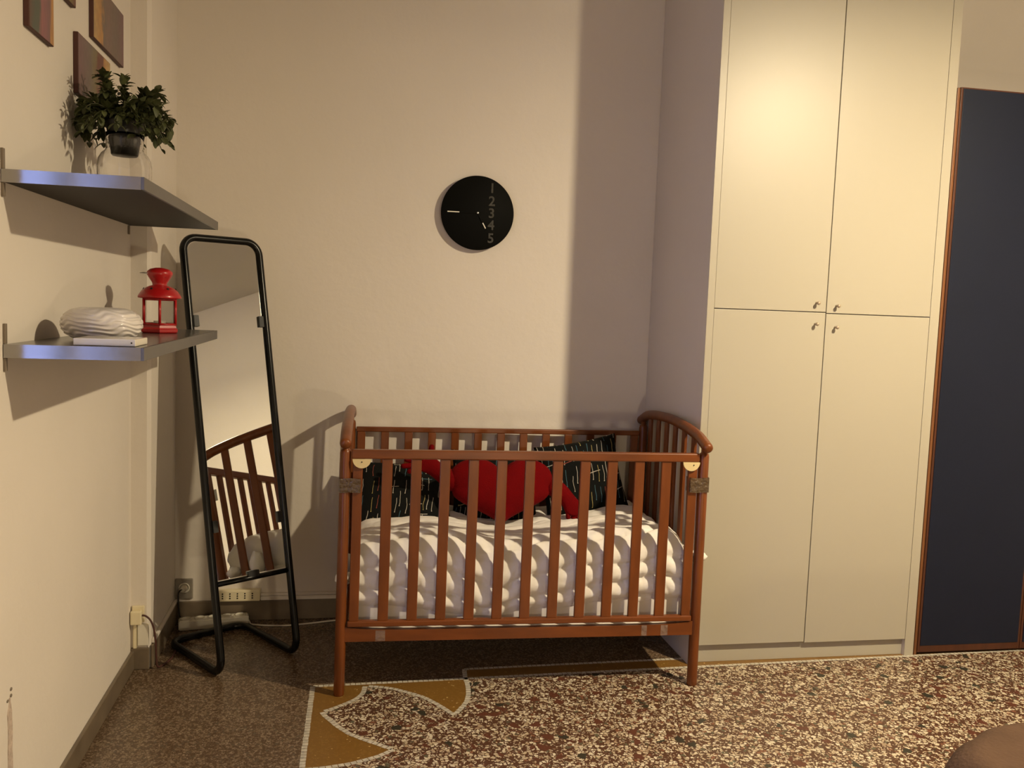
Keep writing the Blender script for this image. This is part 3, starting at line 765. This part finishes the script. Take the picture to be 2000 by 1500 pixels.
def leaf(g, base, d, L, Wd, upv):
    d = d.normalized(); sd = d.cross(upv)
    if sd.length < .05: sd = d.cross(Vector((1, 0, 0)))
    sd.normalize(); nn = sd.cross(d).normalized(); prevs = None
    for i in range(6):
        t = i/5; w = Wd*math.sin(math.pi*min(1, t*.93+.04))**.8*.5; c = base+d*L*t-nn*L*.25*t*t
        row = [g.bm.verts.new(c-sd*w+nn*w*.35), g.bm.verts.new(c), g.bm.verts.new(c+sd*w+nn*w*.35)]
        if prevs:
            for k in range(2):
                f = g.bm.faces.new((prevs[k], prevs[k+1], row[k+1], row[k])); f.smooth = True
        prevs = row
top = PC+Vector((0, 0, .212))
for s_ in range(84):
    az = random.uniform(0, 2*math.pi); el = random.uniform(-.05, 1.25); ln = random.uniform(.055, .088)
    if s_ < 30: el = random.uniform(-.30, .35); ln = random.uniform(.085, .118)
    dr = Vector((math.cos(az)*math.cos(el), math.sin(az)*math.cos(el), math.sin(el)))
    p0 = top+Vector((math.cos(az)*.03, math.sin(az)*.03, -.006)); pts = []
    for i in range(6):
        t = i/5; p = p0+dr*ln*t+Vector((0, 0, .038*math.sin(t*2.0)-.050*t*t*(1.1-max(0, el))))
        if p.x < XL+.02: p.x = XL+.02+random.uniform(0, .01)
        pts.append(p)
    gs.tube(pts, .0012, 5)
    for i in range(1, 6):
        for q in range(3 if i < 5 else 5):
            a2 = random.uniform(0, 2*math.pi); tg = (pts[i]-pts[i-1]).normalized()
            sdv = tg.orthogonal().normalized(); sdv.rotate(Matrix.Rotation(a2, 3, tg))
            dd = tg*random.uniform(.3, 1.0)+sdv*random.uniform(.5, 1.0)+Vector((0, 0, .1))
            L0 = random.uniform(.022, .034)
            e = pts[i]+dd.normalized()*L0
            if e.x < XL+.006 or e.x > .392 or e.z < SU+.150: continue
            leaf(gl, pts[i], dd, L0, L0*random.uniform(.46, .62), Vector((0, 0, 1)))
obj('stems', gs, 'stem', pl); obj('foliage', gl, 'leaf', pl, fixn=False)

# red lantern
LC = Vector((.303, -.845, SL+.0005))
ln_ = thing('lantern', LC, 'red metal candle lantern with glass panes on the lower shelf', 'lantern')
def hexp(prof, c, n=6, rot=0.0):
    g = G(); rings = []
    for r, z in prof: rings.append([g.bm.verts.new(c+Vector((r*math.cos(rot+2*math.pi*k/n), r*math.sin(rot+2*math.pi*k/n), z))) for k in range(n)])
    for A, B_ in zip(rings, rings[1:]):
        for k in range(n): g.bm.faces.new((A[k], A[(k+1) % n], B_[(k+1) % n], B_[k]))
    g.bm.faces.new(rings[0][::-1]); g.bm.faces.new(rings[-1]); return g
rt0 = R_(-79)
g = hexp([(.056, .000), (.060, .004), (.0605, .012), (.056, .016), (.054, .024), (.0535, .0245)], LC, 6, rt0); obj('base', g, 'red_metal', ln_)
g = G()
for k in range(6):
    t = rt0+2*math.pi*k/6; p = LC+Vector((.0525*math.cos(t), .0525*math.sin(t), 0)); g.tube([p+Vector((0, 0, .024)), p+Vector((0, 0, .106))], .0042, 4)
    t2 = rt0+2*math.pi*(k+1)/6; q = LC+Vector((.0525*math.cos(t2), .0525*math.sin(t2), 0))
    for z in (.027, .104): g.tube([p+Vector((0, 0, z)), q+Vector((0, 0, z))], .004, 4)
obj('frame', g, 'red_metal', ln_)
for k in range(6):
    a, b = rt0+2*math.pi*k/6, rt0+2*math.pi*(k+1)/6; r = .0505
    p = LC+Vector((r*math.cos(a), r*math.sin(a), .029)); q = LC+Vector((r*math.cos(b), r*math.sin(b), .029)); h_ = Vector((0, 0, .073))
    n = ((p+q)/2-LC); n.z = 0; n.normalize()
    g = G(); g.prism([p, q, q+h_, p+h_], -n*.0012); obj('pane', g, 'glass', ln_)
g = G(); g.lathe([(.0535, .106), (.0635, .1075), (.064, .112), (.0605, .119), (.052, .131), (.040, .140), (.028, .1455), (.022, .147), (.021, .150), (.023, .156), (.030, .167), (.0365, .178), (.0385, .184), (.0365, .190), (.028, .197), (.012, .2015), (.0001, .202)], LC, 40)
rf = obj('roof', g, 'red_metal', ln_)
for k in range(6):
    t = rt0+math.pi/6+2*math.pi*k/6
    for (r, z) in ((.0470, .1362), (.0330, .1745)):
        n = Vector((math.cos(t), math.sin(t), .6 if z < .15 else -.5)).normalized()
        g = G(); g.lathe([(.0036, -.001), (.0036, .0010), (.0001, .0010)], LC+Vector((r*math.cos(t), r*math.sin(t), z)), 8, n)
        obj('vent_hole', g, 'dark_hole', rf)
g = G(); a = LC+Vector((-.034, -.012, .184))
pts = [a, a+Vector((-.010, 0, .001)), a+Vector((-.021, -.002, -.001)), a+Vector((-.012, -.010, -.002)), a+Vector((.005, -.018, -.001))]
g.tube(pts, .0013, 6); obj('wire_handle', g, 'silver', ln_)
g = G(); g.lathe([(.018, .0247), (.018, .036), (.017, .037), (.0001, .037)], LC, 20); cd = obj('candle', g, 'pale', ln_)
g = G(); g.tube([LC+Vector((0, 0, .037)), LC+Vector((.001, 0, .044))], .0008, 5); obj('wick', g, 'cable_black', cd)

# wavy ceramic vase
VC = Vector((.274, -1.40, SL+.0003))
g = G(); nz_, nt = 60, 120; rings = []
for i in range(nz_+1):
    t = i/nz_; ph = -1.35+t*2.62; rr = math.cos(ph)
    r = (abs(rr)**.55)*.094; z = .0415+.0415*math.sin(ph)/math.sin(1.35)
    ring = []
    for k in range(nt):
        a = 2*math.pi*k/nt
        wv = math.sin((z/.0098+.45*math.sin(a*5+z*60)+.25*math.sin(a*9+2+z*100))*2*math.pi/1.15)
        q = 1+.022*wv*min(1, abs(rr)*1.6)
        ring.append(g.bm.verts.new(VC+Vector((r*q*math.cos(a), r*q*math.sin(a)*1.0, max(0, z)))))
    rings.append(ring)
r_in = [(.030, .080), (.026, .068), (.045, .040), (.03, .012), (.0005, .010)]
for r, z in r_in: rings.append([g.bm.verts.new(VC+Vector((r*math.cos(2*math.pi*k/nt), r*math.sin(2*math.pi*k/nt), z))) for k in range(nt)])
for A, B_ in zip(rings, rings[1:]):
    for k in range(nt):
        f = g.bm.faces.new((A[k], A[(k+1) % nt], B_[(k+1) % nt], B_[k])); f.smooth = True
g.bm.faces.new(rings[0][::-1]); g.bm.faces.new(rings[-1])
tag(obj('vase', g, 'ceramic'), 'squat white ceramic vase with rippled surface left of the lantern', 'vase')
# slim white box
bx = G(); bx.box(.2725, .405, -1.640, -1.515, SL+.0003, SL+.0165, .002)
o = obj('slim_box', bx, 'box_white'); tag(o, 'slim white box lying in front of the rippled vase', 'box')
g = G(); g.lathe([(.0018, 0), (.0018, .0008), (.0001, .0008)], (.3965, -1.6396, SL+.0085), 10, Vector((0, -1, 0))); obj('button', g, 'dark_hole', o)

# ------------------------------------------------------------------ tilted standing mirror on a bent tube stand
w_ = Vector((.820, .572, 0)); b_ = Vector((-.572, .820, 0)); Zv = Vector((0, 0, 1))
FL = Vector((.470, -.607, .0145)); MW = .306; DB = .42; TL = .213; HT = 1.550; tr_ = .0140
upv = (Zv+b_*TL).normalized(); ML = HT/upv.z
mr = thing('standing_mirror', FL+w_*MW/2+b_*DB/2-Vector((0, 0, .0145)), 'tall narrow mirror in bent black tube frame leaning back in the corner', 'mirror')
def fillet(P, rad, n=8):
    out = [P[0]]
    for a, b, c in zip(P, P[1:], P[2:]):
        d1 = (a-b).normalized(); d2 = (c-b).normalized(); ang = d1.angle(d2); dd = rad/math.tan(ang/2)
        p1, p2 = b+d1*dd, b+d2*dd; ctr = b+(d1+d2).normalized()*(rad/math.sin(ang/2))
        v1, v2 = p1-ctr, p2-ctr; th = v1.angle(v2)
        for i in range(n+1):
            t = i/n; out.append(ctr+(v1*math.sin((1-t)*th)+v2*math.sin(t*th))/math.sin(th))
    out.append(P[-1]); return out
FR = FL+w_*MW
# one continuous loop: back bar middle -> left runner -> left upright -> top -> right upright -> right runner -> back bar
loop = [FL+b_*DB+w_*MW/2, FL+b_*DB, FL, FL+upv*ML, FR+upv*ML, FR, FR+b_*DB, FL+b_*DB+w_*MW/2]
P = fillet(loop, .052)
g = G(); g.tube(P, tr_, 14); obj('tube_frame', g, 'black', mr, smooth=True)
g = G(); zc = .312/upv.z
g.tube([FL+upv*zc, FR+upv*zc], .0095, 10); obj('crossbar', g, 'black', mr)
# glass sheet
nrm = w_.cross(upv).normalized(); 
if nrm.y > 0: nrm = -nrm
gl0, gl1 = zc+.013, ML-.015; xw0, xw1 = .0155, MW-.0155; rr = .040
def mp(x, s, d=0): return FL+w_*x+upv*s+nrm*d
pts = [mp(xw0, gl0), mp(xw1, gl0)]
for k in range(9): t = math.pi/2*k/8; pts.append(mp(xw1-rr+rr*math.cos(t), gl1-rr+rr*math.sin(t)))
for k in range(9): t = math.pi/2+math.pi/2*k/8; pts.append(mp(xw0+rr+rr*math.cos(t), gl1-rr+rr*math.sin(t)))
g = G(); g.prism(pts, -nrm*.004); obj('mirror_glass', g, 'mirror', mr)
def clip(x, s, wx, ws):
    g = G(); r = bmesh.ops.create_cube(g.bm, size=1)
    for v in r['verts']: v.co = mp(x+v.co.x*wx, s+v.co.y*ws, .004+v.co.z*.012)
    bmesh.ops.bevel(g.bm, geom=list(g.bm.edges), offset=.0012, segments=2, affect='EDGES')
    obj('clip', g, 'black_plastic', mr)
for s in (1.245/upv.z*1.0, .512/upv.z): clip(.022, s, .020, .042); clip(MW-.022, s, .020, .042)
clip(MW/2, zc+.014, .045, .022)

# ------------------------------------------------------------------ electrics in the corner
sk = thing('wall_socket', (.238, 0, .135), 'grey wall socket with a round plug behind the mirror', 'socket')
g = G(); g.box(.203, .274, -.010, -.0002, .098, .184, .004); pt = obj('plate', g, 'grey_plate', sk)
g = G(); g.lathe([(.020, 0), (.022, .003), (.018, .003), (.017, .001), (.0001, .001)], (.240, -.010, .146), 28, Vector((0, -1, 0))); obj('socket_ring', g, 'white_plastic', pt)
plg = thing('power_plug', (.240, -.012, .146), 'round white plug with black cable in the grey wall socket', 'plug')
g = G(); g.lathe([(.0135, 0), (.0135, .018), (.010, .026), (.0001, .027)], (.240, -.0125, .146), 20, Vector((0, -1, 0))); obj('plug_body', g, 'white_plastic', plg)
g = G(); cp = bez([(.240, .146), (.232, .146), (.222, .132), (.222, .100), (.226, .050), (.232, .016)], 6)
g.tube([Vector((p.x, -.036-.004*i/len(cp), p.y)) for i, p in enumerate(cp)], .0032, 8); obj('cable', g, 'cable_black', plg)
# wall-mounted multi socket
ws = thing('multi_socket', (.45, 0, .112), 'cream five-gang socket strip on the wall behind the mirror', 'socket strip')
g = G(); g.box(.352, .545, -.034, -.0125, .090, .137, .004); bd = obj('housing', g, 'cream_plastic', ws)
g = G(); g.box(.352, .545, -.0125, -.0005, .092, .135, 0); obj('backing', g, 'cream_plastic', bd)
for k in range(5):
    g = G()
    for j in range(3): g.lathe([(.0032, 0), (.0032, .0008), (.0001, .0008)], (.395+.0298*k, -.0342, .1235-.0095*j), 10, Vector((0, -1, 0)))
    obj('socket_holes', g, 'dark_hole', bd)
# trunking on top of the skirting
g = G(); g.box(.546, .885, -.018, -.0005, .0875, .104, .002); g.box(.546, .885, -.015, -.0005, .105, .116, .002); struct('trim_3', g, 'wall', 'painted cable trunking above the back skirting', 'trunking')
g = G(); g.box(PX+.0005, PX+.012, PY+.02, -.02, .087, .101, .002); struct('trim_4', g, 'wall', 'painted cable trunking above the pilaster skirting', 'trunking')
# power strip on the floor
ps = thing('power_strip', (.367, -.075, 0), 'white five-outlet power strip lying on the floor behind the mirror', 'power strip')
pd = Vector((.986, .168, 0)).normalized(); pn = Vector((-pd.y, pd.x, 0)); p0 = Vector((.232, -.096, 0))
g = G(); r = bmesh.ops.create_cube(g.bm, size=1)
for v in r['verts']: v.co = p0+pd*(.137+v.co.x*.272)+pn*(v.co.y*.050)+Vector((0, 0, .0215+v.co.z*.040))
bmesh.ops.bevel(g.bm, geom=list(g.bm.edges), offset=.004, segments=3, affect='EDGES'); hs = obj('housing', g, 'white_plastic', ps)
for k in range(5):
    g = G(); c = p0+pd*(.030+.0525*k)+Vector((0, 0, .0415)); g.lathe([(.0215, 0), (.0215, .003), (.018, .003), (.017, .0005), (.0001, .0005)], c, 24); obj('outlet', g, 'white_plastic', hs)
g = G(); cp = bez([(.503, -.062), (.56, -.085), (.66, -.095), (.76, -.075), (.86, -.05), (.96, -.04), (1.2, -.04)], 8)
g.tube([Vector((p.x, p.y, max(.0042, .0205-.05*i/6*1.0 if i < 6 else .0042))) for i, p in enumerate(cp)], .0036, 8); obj('cable', g, 'cable_white', ps)
# adapter on the pilaster face with brown cable
jb = thing('junction_box', (.170, PY, .15), 'cream junction box with dangling brown cable low on the pilaster', 'junction box')
g = G(); g.box(.137+.003, .178, PY-.030, PY-.0105, .172, .222, .004); g.box(.142, .184, PY-.0105, PY-.0003, .176, .236, .002); bd = obj('housing', g, 'cream_plastic', jb)
g = G(); g.box(.147, .158, PY-.012, PY-.0103, .081, .172, .002); g.box(.147, .158, PY-.0102, PY-.0003, .081, .172, 0); obj('conduit', g, 'cream_plastic', jb)
g = G(); g.box(.160, .199, PY-.0085, PY-.0004, .088, .170, .003); obj('lower_box', g, 'white_plastic', jb)
g = G(); cp = [Vector((.179, PY-.02, .205)), Vector((.192, PY-.022, .203)), Vector((.208, PY-.02, .185)), Vector((.219, PY-.018, .15)), Vector((.224, PY-.016, .10)), Vector((.226, PY-.012, .045)), Vector((.230, PY-.01, .010)), Vector((.245, PY+.02, .0045)), Vector((.262, PY+.08, .0045)), Vector((.262, PY+.16, .0045))]
def smooth3(P, n=6):
    out = []; m = len(P)
    for i in range(m-1):
        p0_, p1, p2, p3 = P[max(i-1, 0)], P[i], P[i+1], P[min(i+2, m-1)]
        for k in range(n):
            t = k/n; out.append(0.5*((2*p1)+(p2-p0_)*t+(2*p0_-5*p1+4*p2-p3)*t*t+(3*p1-p0_-3*p2+p3)*t**3))
    out.append(P[-1]); return out
g.tube(smooth3(cp), .0035, 8); tag(obj('cable', g, 'canvas_edge', jb), 'thin dark brown cable')

# ------------------------------------------------------------------ brown upholstered corner at lower right
g = G(); c = Vector((2.44, -2.42, 0)); prof = []
for i in range(15):
    t = math.pi/2*i/14; prof.append((.30+.10*math.cos(t), .29+.18*math.sin(t)))
g.lathe([(.0001, .001), (.36, .001), (.39, .03), (.40, .15)]+prof+[(.2, .473), (.0001, .475)], c, 64, dr=lambda t, z: .02*math.sin(t*5+z*6)+.012*math.sin(t*11+z*14)+.008*math.sin(t*23))
pf = obj('pouf', g, 'brown_fabric', smooth=True); tag(pf, 'dark brown soft fabric seat cut off at the lower right corner', 'pouf')

# ------------------------------------------------------------------ the two lamps (outside the frame)
cl = thing('ceiling_lamp', (LAMP_A.x, LAMP_A.y, H), 'small ceiling pendant lamp hanging out of frame at upper right', 'lamp')
g = G(); g.lathe([(.05, -.02), (.05, 0)], (LAMP_A.x, LAMP_A.y, H-.0005), 24); obj('canopy', g, 'pale', cl)
g = G(); g.tube([LAMP_A+Vector((0, 0, .13)), Vector((LAMP_A.x, LAMP_A.y, H-.02))], .004, 8); obj('rod', g, 'brass', cl)
g = G(); g.lathe([(.015, .14), (.05, .135), (.13, .09), (.17, .055), (.168, .055), (.128, .087), (.05, .130), (.015, .135)], LAMP_A, 40, caps=False); obj('shade', g, 'pale', cl)
ns = thing('nightstand', (1.52, -3.42, 0), 'small wooden nightstand under the table lamp out of frame', 'nightstand')
g = G(); g.box(1.34, 1.70, -3.60, -3.24, .38, .41, .004); obj('top', g, 'wood_x', ns)
g = G(); g.box(1.36, 1.68, -3.58, -3.26, .20, .38, .002); obj('drawer_box', g, 'wood_x', ns)
for x in (1.37, 1.64):
    for y in (-3.57, -3.29):
        g = G(); g.box(x, x+.03, y, y+.03, 0.0015, .20, .002); obj('leg', g, 'wood', ns)
tl = thing('table_lamp', (LAMP_B.x, LAMP_B.y, .41), 'small brass table lamp on the nightstand out of frame', 'lamp')
g = G(); g.lathe([(.06, .001), (.06, .012), (.012, .02), (.008, .03), (.008, .16), (.014, .165), (.014, .20), (.0001, .20)], (LAMP_B.x, LAMP_B.y, .41), 24); obj('base', g, 'brass', tl)
